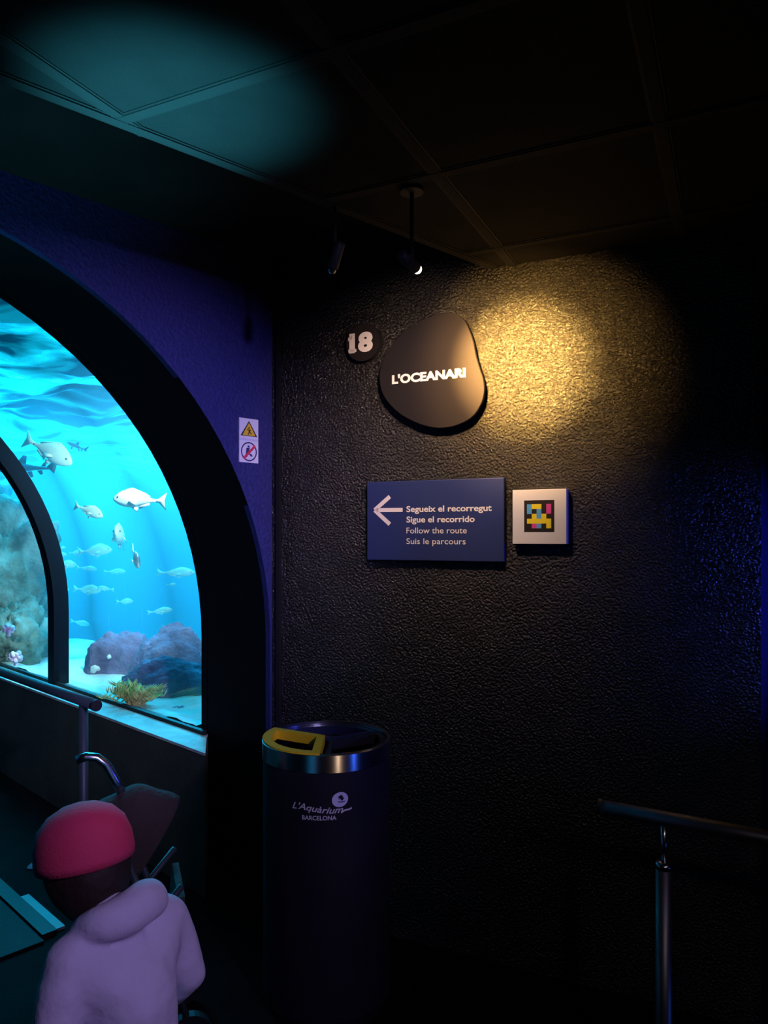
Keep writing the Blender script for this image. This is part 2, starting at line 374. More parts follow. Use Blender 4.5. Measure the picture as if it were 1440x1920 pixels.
nt.links.new(lw.outputs['Facing'], rp.inputs['Fac']); nt.links.new(rp.outputs['Color'], mx.inputs[0])
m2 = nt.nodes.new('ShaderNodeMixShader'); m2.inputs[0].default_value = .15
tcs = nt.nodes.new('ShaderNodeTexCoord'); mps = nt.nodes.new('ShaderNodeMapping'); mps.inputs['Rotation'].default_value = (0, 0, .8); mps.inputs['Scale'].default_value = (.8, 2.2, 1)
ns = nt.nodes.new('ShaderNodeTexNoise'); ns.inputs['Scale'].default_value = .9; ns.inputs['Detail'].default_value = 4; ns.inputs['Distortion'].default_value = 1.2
rs = nt.nodes.new('ShaderNodeMapRange'); rs.inputs[1].default_value = .46; rs.inputs[2].default_value = .68; rs.inputs[3].default_value = .0; rs.inputs[4].default_value = .5  # bright ripple light painted as noise in the translucent share
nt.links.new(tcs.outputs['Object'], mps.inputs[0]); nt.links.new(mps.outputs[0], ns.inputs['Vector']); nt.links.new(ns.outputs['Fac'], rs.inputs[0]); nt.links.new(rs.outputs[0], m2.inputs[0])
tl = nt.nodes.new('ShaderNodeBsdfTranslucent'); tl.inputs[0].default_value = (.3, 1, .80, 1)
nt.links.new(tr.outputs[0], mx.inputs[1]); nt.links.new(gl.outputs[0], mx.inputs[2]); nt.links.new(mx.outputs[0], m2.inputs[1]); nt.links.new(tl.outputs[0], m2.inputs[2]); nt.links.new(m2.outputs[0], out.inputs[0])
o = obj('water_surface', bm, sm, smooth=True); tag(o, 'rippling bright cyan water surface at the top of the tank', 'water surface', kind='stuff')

# sand bank by the tunnel, dropping into the deep
bm = bmesh.new(); g = []
for i in range(71):
    row = []
    for j in range(91):
        s = .02+6.8*(i/70)**1.6; t = .6+14*(j/90)**1.4
        k = min(1, max(0, (s-1.0)/1.8)); k = k*k*(3-2*k)
        k2 = min(1, max(0, (t-3.2)/2.5))
        z = ZL+.02-k*1.5-.1*k2+.05*noise.noise(Vector((s*2, t*2, 0)))+.012*noise.noise(Vector((s*9, t*9, 0)))-.03
        row.append(bm.verts.new(T(s, t, z)))
    g.append(row)
for i in range(70):
    for j in range(90): bm.faces.new((g[i][j], g[i+1][j], g[i+1][j+1], g[i][j+1]))
o = obj('sand', bm, mat('pale_sand', (.62, .66, .60), .9, var=.25, vscale=4, bump=.3, bscale=60), smooth=True)
tag(o, 'pale sand bank at the foot of the tunnel glass', 'sand', kind='stuff')

def rock(name, c, r, seed, m, rough_=.35, sub=4, squash=(1, 1, 1), det=1.0):
    bm = bmesh.new(); bmesh.ops.create_icosphere(bm, subdivisions=sub, radius=1)
    for v in bm.verts:
        n = v.co.normalized(); q = n*1.6+Vector((seed*3.1, seed*1.7, seed))
        h = 1+rough_*noise.noise(q)+rough_*.5*noise.noise(q*2.3)+rough_*.4*det*abs(noise.noise(q*4.5))-rough_*.25*det*noise.noise(q*9)
        v.co = Vector((n.x*r*h*squash[0], n.y*r*h*squash[1], n.z*r*h*squash[2]))
    return obj(name, bm, m, smooth=True, loc=c)
M['rock'] = mat('reef_rock', (.22, .17, .27), .95, var=.5, vscale=5, bump=.8, bscale=30, col2=(.10, .07, .13))
M['palerock'] = mat('pale_reef_rock', (.24, .34, .27), .95, vscale=5, bump=.8, bscale=25, col2=(.06, .09, .06))
def encrust(o, pts, m):
    for (dx, dy, dz, r) in pts: pass
RK = [('reef_rock', P(228, 1300, 5.0), .24, 3, (1, 1, 1.75), 'left of two rounded reef boulders behind the tunnel glass'),
      ('reef_rock', P(330, 1310, 4.9), .31, 8, (1.05, 1, 1.55), 'broad rounded reef boulder right beside the black arch edge'),]
for nme, c, r, sd, sq, lab in RK:
    o = rock(nme, c, r, sd, M['rock'], .17, 5, sq); tag(o, lab, 'rock', 'rounded boulders behind the glass')
    for k in range(9):
        a = random.uniform(-2.6, -.4); b = random.uniform(-.2, .9)
        rr = r*1.0
        p = Vector((math.cos(a)*math.cos(b)*rr*sq[0], math.sin(a)*math.cos(b)*rr*sq[1], math.sin(b)*rr*sq[2]))
        e = rock('pale_growth', p, random.uniform(.012, .034), k+sd, M['palecoral'] if 'palecoral' in M else M.setdefault('palecoral', mat('pale_growth', (.75, .78, .70), .8, bump=.5)), .4, 2)
        e.parent = o; e['label'] = 'pale growth on the boulder'
# lower skirt of rubble under the boulders
o = rock('rubble_rock', P(325, 1325, 4.3), .27, 5, M['rock'], .2, 5, (1.35, .7, 1.0)); tag(o, 'low dark rubble rock under the two rounded boulders', 'rock')
o = rock('rubble_rock', P(345, 1385, 3.92), .15, 9, M['rock'], .2, 5, (1.5, .8, 1.0)); tag(o, 'small low rubble rock against the glass at the right end of the ledge', 'rock')
# reef wall beyond the first rib
for k, (s, t, z, r, sq, lab) in enumerate(((.40, 4.15, 1.15, .40, (1, 1, 1.5), 'tall pale green reef rock behind the first rib at the left edge'),
                                   (.22, 3.35, .75, .22, (.8, 1.3, 1.2), 'low pale reef rock with corals behind the handrail'),
                                   (.50, 5.8, 1.6, .50, (1, 1, 1.3), 'high green reef rock far behind the first rib'))):
    o = rock('coral_rock', T(s, t, z), r, 11+k, M['palerock'], .4, 5, sq); tag(o, lab, 'rock', 'reef rocks past the first rib')
# pale pink corals
def coral(c, r, seed, lab):
    m = M.setdefault('pinkcoral', mat('pink_white_coral', (.95, .80, .88), .7, bump=.4, bscale=80))
    root = empty('soft_coral', c); tag(root, lab, 'coral', 'pale pink corals at the left edge')
    rnd = random.Random(seed)
    bm = bmesh.new(); tube(bm, [(0, 0, -r*1.3), (0, 0, -r*.4)], [r*.35, r*.25], 10); obj('stalk', bm, m, root)
    bm = bmesh.new()
    for k in range(26):
        d = Vector((rnd.uniform(-1, 1), rnd.uniform(-1, 1), rnd.uniform(-.7, 1))).normalized()*r*.75
        b2 = bmesh.new(); bmesh.ops.create_icosphere(b2, subdivisions=2, radius=r*rnd.uniform(.25, .42), matrix=Matrix.Translation(d))
        me = bpy.data.meshes.new('t'); b2.to_mesh(me); b2.free(); bm.from_mesh(me); bpy.data.meshes.remove(me)
    tube(bm, [(0, 0, -r*.5), (0, 0, r*.4)], r*.5, 10)
    obj('crown', bm, m, root, smooth=True)
coral(P(16, 1180, 4.72), .035, 2, 'pale pink coral tuft at the left edge, above the other')
coral(P(30, 1232, 4.62), .040, 5, 'pale pink coral tuft just above the handrail')
# feathery yellow-green seaweed in front of the boulders
def plant(c, n, h, spread, m, lab):
    root = empty('seaweed', c); tag(root, lab, 'seaweed')
    rnd = random.Random(4); 
    for k in range(n):
        bm = bmesh.new(); a = rnd.uniform(0, 2*PI); L = h*rnd.uniform(.6, 1.1); sp = spread*rnd.uniform(.3, 1)
        pts = [Vector((math.cos(a)*sp*(q/8)**1.2, math.sin(a)*sp*.5*(q/8)**1.2, L*math.sin(q/8*1.7)/.99)) for q in range(9)]
        tube(bm, pts, [.004*(1-q/12) for q in range(9)], 6)
        for q in range(2, 9):
            for sgn in (-1, 1):
                for e in range(2):
                    d = Vector((sgn*.035*math.cos(a+.9), sgn*.035*math.sin(a+.9), .02+.012*e))
                    tube(bm, [pts[q], pts[q]+d*.6, pts[q]+d], [.0028, .0024, .0008], 5)
        obj('frond', bm, m, root, smooth=True)
M['weed'] = mat('yellow_green_weed', (.95, .85, .30), .8, col2=(.50, .48, .14), vscale=30)
plant(P(252, 1345, 3.93), 30, .15, .19, M['weed'], 'feathery yellow green seaweed in front of the boulders')

# ------------------------------------------------------------------ fish
def fishmat(name, back, belly, rough=.35):
    m = bpy.data.materials.new(name); m.use_nodes = True; nt = m.node_tree; b = nt.nodes['Principled BSDF']
    tc = nt.nodes.new('ShaderNodeTexCoord'); sx = nt.nodes.new('ShaderNodeSeparateXYZ'); nt.links.new(tc.outputs['Generated'], sx.inputs[0])
    n = nt.nodes.new('ShaderNodeTexNoise'); n.inputs['Scale'].default_value = 14; nt.links.new(tc.outputs['Generated'], n.inputs['Vector'])
    ma = nt.nodes.new('ShaderNodeMath'); ma.operation = 'MULTIPLY_ADD'; ma.inputs[1].default_value = .25; nt.links.new(n.outputs['Fac'], ma.inputs[0]); nt.links.new(sx.outputs['Z'], ma.inputs[2])
    rp = nt.nodes.new('ShaderNodeValToRGB'); rp.color_ramp.elements[0].position = .45; rp.color_ramp.elements[1].position = .85
    rp.color_ramp.elements[0].color = (*belly, 1); rp.color_ramp.elements[1].color = (*back, 1)
    nt.links.new(ma.outputs[0], rp.inputs['Fac']); nt.links.new(rp.outputs['Color'], b.inputs['Base Color']); b.inputs['Roughness'].default_value = rough
    return m
M['fwhite'] = fishmat('silver_white_fish', (.92, .90, .86), (.98, .97, .93)); M['fsilver'] = fishmat('silver_green_fish', (.62, .66, .45), (.85, .86, .70))
M['fgrey'] = fishmat('grey_fish', (.10, .09, .10), (.85, .85, .8)); M['shark'] = fishmat('shark_skin', (.04, .07, .10), (.10, .15, .2), .6)
M['eye'] = mat('fish_eye', (.01, .01, .01), .2); M['fin'] = mat('fish_fin', (.75, .78, .72), .5)
def fish_mesh(L, H, Wd, prof, tail=.22, dorsal=.1, shark=False):
    bm = bmesh.new(); N = 22; rings = []
    tb = .80                                          # body ends at this fraction, tail behind
    for i in range(N+1):
        u = i/N; x = L/2-u*L*tb
        hh = prof(u)*H/2; ww = hh/H*Wd*1.0
        arch_ = .06*H*math.sin(u*PI)
        ring = []
        for k in range(14):
            a = 2*PI*k/14
            ring.append(bm.verts.new((x, ww*math.cos(a), hh*math.sin(a)*(1.0 if math.sin(a) > 0 else .92)+arch_)))
        rings.append(ring)
    for i in range(N):
        for k in range(14): bm.faces.new((rings[i][k], rings[i][(k+1) % 14], rings[i+1][(k+1) % 14], rings[i+1][k]))
    bm.faces.new(rings[0][::-1]); bm.faces.new(rings[-1])
    xe = L/2-L*tb; th = Wd*.05+.0015
    def fin(pts, y=0, tilt=0):
        f0 = len(bm.faces)
        prism(bm, pts, lambda a, d, b: Vector((a, y+d+tilt*abs(b), b)), -th, th)
        bm.faces.ensure_lookup_table()
        for f_ in bm.faces[f0:]: f_.material_index = 1
    if shark:
        fin([(xe+.03*L, .02*L), (xe-.10*L, .14*L), (xe-.17*L, .17*L), (xe-.09*L, .04*L), (xe-.06*L, -.06*L), (xe-.02*L, -.02*L)])
        fin([(.12*L, H*.42), (.03*L, H*1.15), (-.01*L, H*1.1), (.0*L, H*.4)])
        fin([(-.2*L, H*.2), (-.235*L, H*.55), (-.26*L, H*.5), (-.25*L, H*.18)])
        fin([(-.15*L, -H*.2), (-.19*L, -H*.55), (-.22*L, -H*.5), (-.21*L, -H*.15)])
        fin([(-.02*L, -H*.3), (-.07*L, -H*.8), (-.10*L, -H*.75), (-.08*L, -H*.25)])
        for s in (-1, 1): fin([(.2*L, -H*.2), (.08*L, -H*.8), (.04*L, -H*.75), (.1*L, -H*.2)], s*Wd*.35, s*1.1)
    else:
        fin([(xe+.02*L, H*.09), (xe-.06*L, H*.12), (-L/2, H*tail*2), (-L/2+.035*L, H*.05), (-L/2, -H*tail*2), (xe-.06*L, -H*.08), (xe+.02*L, -H*.07)])
        top = [(L/2-u*L*tb, prof(u)*H/2*.95+.06*H*math.sin(u*PI)) for u in (.3, .45, .6, .75, .86)]
        fin(top+[(top[-1][0]-.01*L, top[-1][1]+H*dorsal*.6), (top[-2][0], top[-2][1]+H*dorsal), (top[1][0], top[1][1]+H*dorsal*1.1), (top[0][0]-.01*L, top[0][1]+H*dorsal*.6)])
        bot = [(L/2-u*L*tb, -prof(u)*H/2*.85+.04*H*math.sin(u*PI)) for u in (.62, .74, .86)]
        fin(bot+[(bot[-1][0]-.01*L, bot[-1][1]-H*.10), (bot[0][0]-.01*L, bot[0][1]-H*.16)])
        fin([(.16*L, -H*.36), (.04*L, -H*.62), (.02*L, -H*.36)])
        for s in (-1, 1): fin([(.18*L, -H*.10), (.03*L, -H*.26), (.02*L, -H*.10), (.12*L, -H*.02)], s*Wd*.42, s*.5)
    for s in (-1, 1):
        f0 = len(bm.faces); bmesh.ops.create_uvsphere(bm, u_segments=10, v_segments=8, radius=H*.055, matrix=Matrix.Translation((L/2-.10*L, s*prof(.1/tb)*Wd*.42, H*.10)))
        bm.faces.ensure_lookup_table()
        for f_ in bm.faces[f0:]: f_.material_index = 2
    me = bpy.data.meshes.new('fish'); bmesh.ops.recalc_face_normals(bm, faces=bm.faces); bm.to_mesh(me); bm.free()
    for p in me.polygons: p.use_smooth = True
    return me
def bream(u): return max(.10, .22+1.05*math.sin(min(1, u*1.02)**.62*PI)**.95*(1-.22*u)) if u < .97 else .14
def bream(u):
    pts = [(0, .12), (.06, .42), (.14, .68), (.26, .92), (.38, 1.0), (.52, .93), (.68, .66), (.82, .36), (.92, .2), (1, .17)]
    for (a, b), (c, d) in zip(pts, pts[1:]):
        if u <= c: k = (u-a)/(c-a); return b+(d-b)*k
    return .17
def slim(u):
    pts = [(0, .1), (.08, .5), (.2, .85), (.35, 1), (.55, .85), (.8, .4), (1, .16)]
    for (a, b), (c, d) in zip(pts, pts[1:]):
        if u <= c: k = (u-a)/(c-a); return b+(d-b)*k
    return .16
FM = {}
for key, mm in (('white', 'fwhite'), ('silver', 'fsilver'), ('grey', 'fgrey')):
    me = fish_mesh(1, .36, .17, bream); [me.materials.append(x) for x in (M[mm], M[mm] if key != 'grey' else M['fwhite'], M['eye'])]; FM[key] = me
me = fish_mesh(1, .26, .14, slim); [me.materials.append(x) for x in (M['fsilver'], M['fsilver'], M['eye'])]; FM['slim'] = me
me = fish_mesh(1, .14, .13, slim, shark=True); [me.materials.append(x) for x in (M['shark'], M['shark'], M['eye'])]; FM['shark'] = me
def fish(kind, px, py, d, Lpx, yaw, pitch, lab, name='fish', roll=0, group=None, hs=1):
    c = P(px, py, d); L = Lpx/F*d
    o = bpy.data.objects.new(name, FM[kind]); COL.objects.link(o)
    o.location = c; o.scale = (L, L, L*hs)
    o.rotation_euler = (R(roll), R(-pitch), R(yaw))
    tag(o, lab, 'fish' if kind != 'shark' else 'shark', group)
SCH = 'small fish swimming in a loose school'
fish('white', 262, 938, 4.6, 102, 176, 3, 'bright white bream swimming left, right of the other fish')
fish('silver', 90, 846, 5.4, 112, -12, -26, 'silvery yellow fish heading down to the right, near the shark')
fish('slim', 166, 958, 5.2, 70, -20, -18, 'slender silver fish with bright back, left of the white bream', hs=1.25)
fish('shark', 48, 878, 5.7, 150, 178, 1, 'dark grey shark half hidden behind the tunnel rib', 'shark')
fish('silver', 225, 1008, 5.4, 110, -78, 10, 'pale fish seen head on, below the white bream')
fish('grey', 254, 1046, 5.2, 70, -60, -30, 'grey and white fish turning, right of the head on fish')
fish('shark', 146, 838, 6.0, 60, 155, 20, 'dim dark fin shaped fish beyond the silvery yellow fish', 'dark_fish')
for i, (x, y, L, yw, pt) in enumerate(((178, 1033, 62, 8, 4), (142, 1036, 30, 60, 5), (108, 1040, 34, 5, 0), (122, 1058, 40, 20, -5), (163, 1066, 38, 40, -8),
        (97, 1015, 20, 30, 10), (117, 1027, 16, 70, 0), (215, 1072, 40, 10, 0), (112, 1108, 34, 10, 8), (163, 1106, 50, 6, -5), (198, 1104, 34, 170, 6), (321, 1096, 20, 40, 0),
        (234, 1128, 30, 20, 0), (300, 1146, 46, 12, 6), (150, 1168, 40, -10, -10), (383, 1058, 26, 10, 0), (330, 1074, 70, 4, 0))):
    fish('slim' if i % 3 else 'silver', x, y, 7.0+(i*37 % 10)*.12, L, yw, pt, 'small faint silver fish number' if False else
         ['long pale fish right of the school, under the head on fish', 'stubby pale fish in the school, left of the long one', 'pale fish touching the rib at the top of the school',
          'pale fish low in the school beside the rib', 'pale fish at the bottom of the school under the long one', 'tiny pale fish by the rib above the school',
          'tiny pale fish above the school, right of the rib', 'faint fish below the grey turning fish', 'pale fish by the rib in the lower row',
          'larger pale fish in the middle of the lower row', 'pale fish at the right end of the lower row', 'faint small fish near the arch edge, above the boulders',
          'faint fish below the lower row, left of centre', 'faint fish above the right boulder', 'faint fish above the sand bank', 'faint fish cut by the black arch edge', 'long faint fish near the arch edge'][i],
         'small_fish', group=SCH)

# ------------------------------------------------------------------ handrails
def bend(p, q, r_, k=8): return None
root = empty('handrail', T(-.673, .6, 0)); tag(root, 'dark metal handrail along the tunnel walkway at left', 'handrail')
iv = root.matrix_basis.inverted()
def RT(s, t, z): return T(s, t, z)-T(-.673, .6, 0)
ZR = CAMH-.6
bm = bmesh.new(); tube(bm, [RT(-.673, .14+k*.5, ZR) for k in range(12)], .019, 20); obj('rail', bm, M['darksteel'], root, smooth=True)
bm = bmesh.new(); tube(bm, [RT(-.673, .128, ZR), RT(-.673, .14, ZR)], .0205, 20); obj('end_cap', bm, M['blackplastic'], root)
for t in (.235, 1.62, 2.97, 4.3):
    bm = bmesh.new(); tube(bm, [RT(-.673, t, .0), RT(-.673, t, ZR-.01)], .016, 16)
    p = obj('post', bm, M['darksteel'], root, smooth=True)
    bm = bmesh.new(); tube(bm, [RT(-.673, t, .0), RT(-.673, t, .012)], .045, 24); obj('base_flange', bm, M['dullsteel'], p)
root = empty('handrail', (0, 0, 0)); tag(root, 'thin steel handrail on posts in front of the black wall at lower right', 'handrail')
ra = P(1126, 1512, 1.64); rb = P(1440, 1573, 1.47); dr = (rb-ra); dr.z = 0; dr.normalize(); zr = CAMH-.6
ra.z = zr
bm = bmesh.new(); tube(bm, [ra+dr*k*.3 for k in range(6)], .0155, 20); obj('rail', bm, M['dullsteel'], root, smooth=True)
bm = bmesh.new(); tube(bm, [ra-dr*.004, ra+dr*.004], .017, 20); obj('end_cap', bm, M['steel'], root)
for k in (0, 1):
    pd = P(1245, 1535, 1.585); pb = Vector((pd.x, pd.y, 0))+dr*1.15*k
    bm = bmesh.new(); tube(bm, [pb, pb+Vector((0, 0, zr-.105))], .017, 20); po = obj('post', bm, M['dullsteel'], root, smooth=True)
    bm = bmesh.new(); tube(bm, [pb+Vector((0, 0, zr-.105)), pb+Vector((0, 0, zr-.012))], .007, 14); obj('pin', bm, M['steel'], po, smooth=True)
    bm = bmesh.new(); tube(bm, [pb+Vector((0, 0, zr-.112)), pb+Vector((0, 0, zr-.098))], [.0185, .0175], 20); obj('collar', bm, M['steel'], po, smooth=True)
    bm = bmesh.new(); tube(bm, [pb, pb+Vector((0, 0, .012))], .05, 24); obj('base_flange', bm, M['dullsteel'], po)

# ------------------------------------------------------------------ recycling bin
bc = P(613, 1382, 2.43); bc.z = 0; ZB = CAMH-.657; RB = .21
root = empty('recycling_bin', bc); tag(root, 'round black recycling bin with steel rim and one yellow opening', 'bin')
bm = bmesh.new()
rg = lathe(bm, [(RB-.012, .0), (RB-.010, .02), (RB-.004, .03), (RB-.003, ZB-.058), (RB-.03, ZB-.055), (RB-.03, .2)]); bm.faces.new(rg[0]); bm.faces.new(rg[-1])
body = obj('body', bm, M['bin'], root, smooth=True); esplit(body)
bm = bmesh.new(); lathe(bm, [(RB-.002, ZB-.058), (RB+.001, ZB-.056), (RB+.001, ZB-.004), (RB-.003, ZB), (RB-.012, ZB), (RB-.014, ZB-.03), (RB-.014, ZB-.058), (RB-.002, ZB-.058)], 96)
esplit(obj('rim', bm, M['steel'], root, smooth=True))
def sector(a0, a1, m, nm, zt, fw=.030, lab=None):
    bm = bmesh.new(); Ro = RB-.001 if m is M['yellow'] else RB-.016
    g_ = .006; n = 28
    def outline(inset, Rr):
        # sector outline at a constant inset from the radial edges
        pts = []
        for k in range(n+1):
            a = a0+(a1-a0)*k/n
            pts.append(Vector((Rr*math.cos(a), Rr*math.sin(a))))
        h0 = Vector((math.cos(a0), math.sin(a0))); h1 = Vector((math.cos(a1), math.sin(a1)))
        n0 = Vector((-h0.y, h0.x)); n1 = Vector((h1.y, -h1.x))
        res = []
        for p in pts:
            q = p.copy()
            for nn in (n0, n1):
                d = q.dot(nn)
                if d < inset: q += nn*(inset-d)
            if q.length > Rr: q = q*(Rr/q.length)
            res.append(q)
        half = (a1-a0)/2; am = (a0+a1)/2; cdist = inset/math.sin(half)
        res.append(Vector((math.cos(am), math.sin(am)))*cdist)
        return res
    o_ = outline(g_, Ro); i_ = outline(fw, Ro-fw*.9)
    N = len(o_)
    vs = [[bm.verts.new((p.x, p.y, z)) for p in q] for q, z in ((o_, zt), (i_, zt), (i_, zt-.03), (o_, zt-.03))]
    for a, b in ((0, 1), (1, 2), (2, 3), (3, 0)):
        for k in range(N): bm.faces.new((vs[a][k], vs[a][(k+1) % N], vs[b][(k+1) % N], vs[b][k]))
    o = obj(nm, bm, m, root); 
    if lab: o['label'] = lab
    return o
sector(R(151), R(270), M['yellow'], 'opening_frame', ZB+.004, .032, 'yellow opening frame')
sector(R(-90), R(31), M['blackplastic'], 'opening_frame', ZB-.012, .022)
sector(R(31), R(151), M['navyplastic'], 'opening_frame', ZB-.012, .022, 'dark blue opening frame')
def blabel(name, pts2d_mesh, cx, cz, parent, m, lift=.001):
    """wrap a flat mesh (x right, y up, metres) onto the front of the bin body"""
    me = pts2d_mesh; a_c = math.atan2(-bc.y, -bc.x)      # towards the camera
    for v in me.vertices:
        x, y, z = v.co; a = a_c+(x+cx)/RB
        v.co = Vector(((RB-.0035+lift)*math.cos(a), (RB-.0035+lift)*math.sin(a), cz+y))
    return obj(name, me, m, parent)

# text helper: flat mesh, left end at x=0, baseline y=0, given cap height and total width
def text_me(s, cap, width=None, bold=0, shear=0, extrude=0, space=1.0):
    c = bpy.data.curves.new('t', 'FONT'); c.body = s; c.size = 1; c.offset = bold; c.shear = shear; c.space_character = space; c.resolution_u = 4
    o = bpy.data.objects.new('t', c); COL.objects.link(o); me = bake(o)
    bpy.data.curves.remove(c)
    xs = [v.co.x for v in me.vertices]; x0, x1 = min(xs), max(xs)
    ky = cap/.70; kx = ky if width is None else width/(x1-x0)
    for v in me.vertices: v.co = Vector(((v.co.x-x0)*kx, v.co.y*ky, 0))
    me.materials.clear()
    return me
def stroke2(bm, pts, wd):
    """flat ribbon in the xy plane"""
    L = []
    for i, p in enumerate(pts):
        a = Vector(pts[max(i-1, 0)]); b = Vector(pts[min(i+1, len(pts)-1)]); d = (b-a).normalized(); n = Vector((-d.y, d.x))*wd/2
        q = Vector(p); L.append((bm.verts.new((q.x+n.x, q.y+n.y, 0)), bm.verts.new((q.x-n.x, q.y-n.y, 0))))
    for (a, b), (c, d) in zip(L, L[1:]): bm.faces.new((a, b, d, c))
def disc2(bm, cx, cy, rx, ry, n=32, wob=0, a0=0):
    bm.faces.new([bm.verts.new((cx+rx*(1+wob*math.sin(2*k*2*PI/n+a0))*math.cos(k*2*PI/n), cy+ry*(1+wob*math.sin(2*k*2*PI/n+a0))*math.sin(k*2*PI/n), 0)) for k in range(n)])
def bmme(bm):
    me = bpy.data.meshes.new('m'); bmesh.ops.subdivide_edges(bm, edges=[e for e in bm.edges if e.calc_length() > .012], cuts=4); bm.to_mesh(me); bm.free(); return me
kb = 2.24/F                                           # metres per pixel on the bin front
def bx_(px): return (px-609)*kb
def bz_(py): return CAMH+(1005-py)*kb
W_ = bx_
x0 = bx_(540); 
wm_ = text_me("L'Aqu\u00e0rium", 12*kb, 100*kb, bold=.012, shear=.35)
for v in wm_.vertices: v.co.y += .0035*math.sin(v.co.x/(100*kb)*5.5+.6)-.035*v.co.x
logo = blabel('wordmark', wm_, x0, bz_(1517), body, M['offwhite']); logo['label'] = 'white handwritten wordmark on the bin'
bm = bmesh.new(); stroke2(bm, [((636+k*4.2-609)*kb, (-5+1.6*k+1.5*math.sin(k*1.1))*kb) for k in range(6)], .0048)
blabel('swoosh', bmme(bm), 0, bz_(1517), body, M['offwhite'])
blabel('city_name', text_me('BARCELONA', 8*kb, 66*kb, bold=.02), bx_(561), bz_(1534), body, M['offwhite'])
bm = bmesh.new(); disc2(bm, 0, 0, 15*kb, 14.5*kb, 40, .05, 1.0)
me = bmme(bm); emblem = blabel('emblem', me, bx_(634), bz_(1497), body, mat('lavender_print', (.70, .68, .85), .5))
bm = bmesh.new(); stroke2(bm, [(-6*kb+k*2*kb, (-3.5-1.1*math.sin(k/7*PI))*kb) for k in range(8)], .0028); stroke2(bm, [(-5.5*kb, 6*kb), (-4*kb, 3.5*kb), (-3.3*kb, 0)], .003); stroke2(bm, [(2.5*kb, 5.5*kb), (2.2*kb, 2.8*kb)], .0025)
blabel('face_lines', bmme(bm), bx_(636), bz_(1497), emblem, M['navy'], .0016)

# ------------------------------------------------------------------ signs on the black wall
def on_wall_me(me, px, py, off):
    u0, z0 = onwall(px, py, off)
    for v in me.vertices: v.co = W(u0+v.co.x, off+v.co.z, z0+v.co.y)
    return me
def wsign(name, pix, off0, off1, m, bev=.002):
    pts = [onwall(x, y, off1) for x, y in pix]
    bm = bmesh.new(); prism(bm, pts, W, off0, off1); o = obj(name, bm, m)
    if bev: bevel(o, bev)
    return o
blob = [(833,587),(853,588),(870,600),(880,620),(887,641),(892,667),(899,691),(906,713),(907,737),(900,760),(883,783),(853,798),(820,802),(787,795),(753,778),(730,757),(717,737),(712,717),(712,697),(720,670),(737,643),(760,620),(787,603),(811,592)]
blob = catmull(blob, 4)
root = wsign('room_sign', blob, .028, .046, M['signblack']); tag(root, "irregular rounded charcoal sign reading L'OCEANARI on the black wall", 'sign')
u0 = onwall(735, 718, .048)[0]; u1 = onwall(873, 703, .048)[0]
me = text_me("L'OCEANARI", .030, u1-u0, bold=.045)
o = obj('lettering', on_wall_me(me, 735, 719.5, .0475), M['letter'], root); o['label'] = "white raised letters L'OCEANARI"
for x, y in ((760, 690), (860, 690), (812, 770)):
    u, z = onwall(x, y, .03); bm = bmesh.new(); tube(bm, [W(u, 0, z), W(u, .028, z)], .012, 16); obj('standoff', bm, M['dullsteel'], root)
uc, zc = onwall(680, 642, .03)
bm = bmesh.new(); tube(bm, [W(uc, .010, zc), W(uc, .030, zc)], .0705, 64); root = obj('number_sign', bm, M['signblack']); tag(root, 'small round charcoal sign with the number 18, left of the larger sign', 'sign')
bm = bmesh.new(); tube(bm, [W(uc, 0, zc), W(uc, .010, zc)], .02, 16); obj('standoff', bm, M['dullsteel'], root)
u0 = onwall(655, 660, .031)[0]; u1 = onwall(699, 655, .031)[0]
me = text_me('18', .066, u1-u0, bold=.055)
b2 = bmesh.new(); b2.from_mesh(me); b2.faces.new([b2.verts.new(q) for q in ((-.004, -.002, 0), (.030, -.002, 0), (.030, .010, 0), (-.004, .010, 0))]); b2.faces.new([b2.verts.new(q) for q in ((-.005, .042, 0), (.012, .050, 0), (.012, .064, 0), (-.005, .055, 0))]); b2.to_mesh(me); b2.free()
obj('lettering', on_wall_me(me, 655, 660.5, .0315), M['letter'], root)['label'] = 'white numerals 18'
# direction board
ua, z1 = onwall(688, 904, .025); ub, z2 = onwall(945, 895, .025); z3 = onwall(688, 1050, .025)[1]; z4 = onwall(945, 1053.5, .025)[1]
zt, zb = (z1+z2)/2, (z3+z4)/2
bm = bmesh.new(); prism(bm, [(ua, zb), (ub, zb), (ub, zt), (ua, zt)], W, .002, .025); root = bevel(obj('direction_sign', bm, M['signblue'])); tag(root, 'blue rectangular direction sign with a white left arrow and four lines of text', 'sign')
def wt(s, px0, px1, py, cap, bold, lab):
    a = onwall(px0, py, .026)[0]; b = onwall(px1, py, .026)[0]
    me = text_me(s, cap, b-a, bold=bold); o = obj('lettering', on_wall_me(me, px0, py, .0262), M['letter'], root); o['label'] = lab
wt('Segueix el recorregut', 762, 922, 960, .0215, .022, 'bold white line reading Segueix el recorregut')
wt('Sigue el recorrido', 762, 890, 979.5, .0215, .022, 'bold white line reading Sigue el recorrido')
wt('Follow the route', 762, 875, 1000, .0215, .002, 'white line reading Follow the route')
wt('Suis le parcours', 762, 873, 1020, .0215, .002, 'white line reading Suis le parcours')
bm = bmesh.new()
def wstroke(p, q, wd):
    a = Vector(onwall(*p, .026)); b = Vector(onwall(*q, .026)); d = (b-a).normalized(); n = Vector((-d.y, d.x))*wd/2
    bm.faces.new([bm.verts.new(W(c.x, .0264, c.y)) for c in (a+n, b+n, b-n, a-n)])
wstroke((706, 956.5), (755, 956), .0145)
o = None
def arrow():
    tip = Vector(onwall(700.5, 956.5, .026))
    for q in ((731, 931), (731, 983)):
        wstroke((702.5, 956.5), q, .0155)
arrow()
bmesh.ops.translate(bm, verts=bm.verts, vec=(0, 0, 0)); 
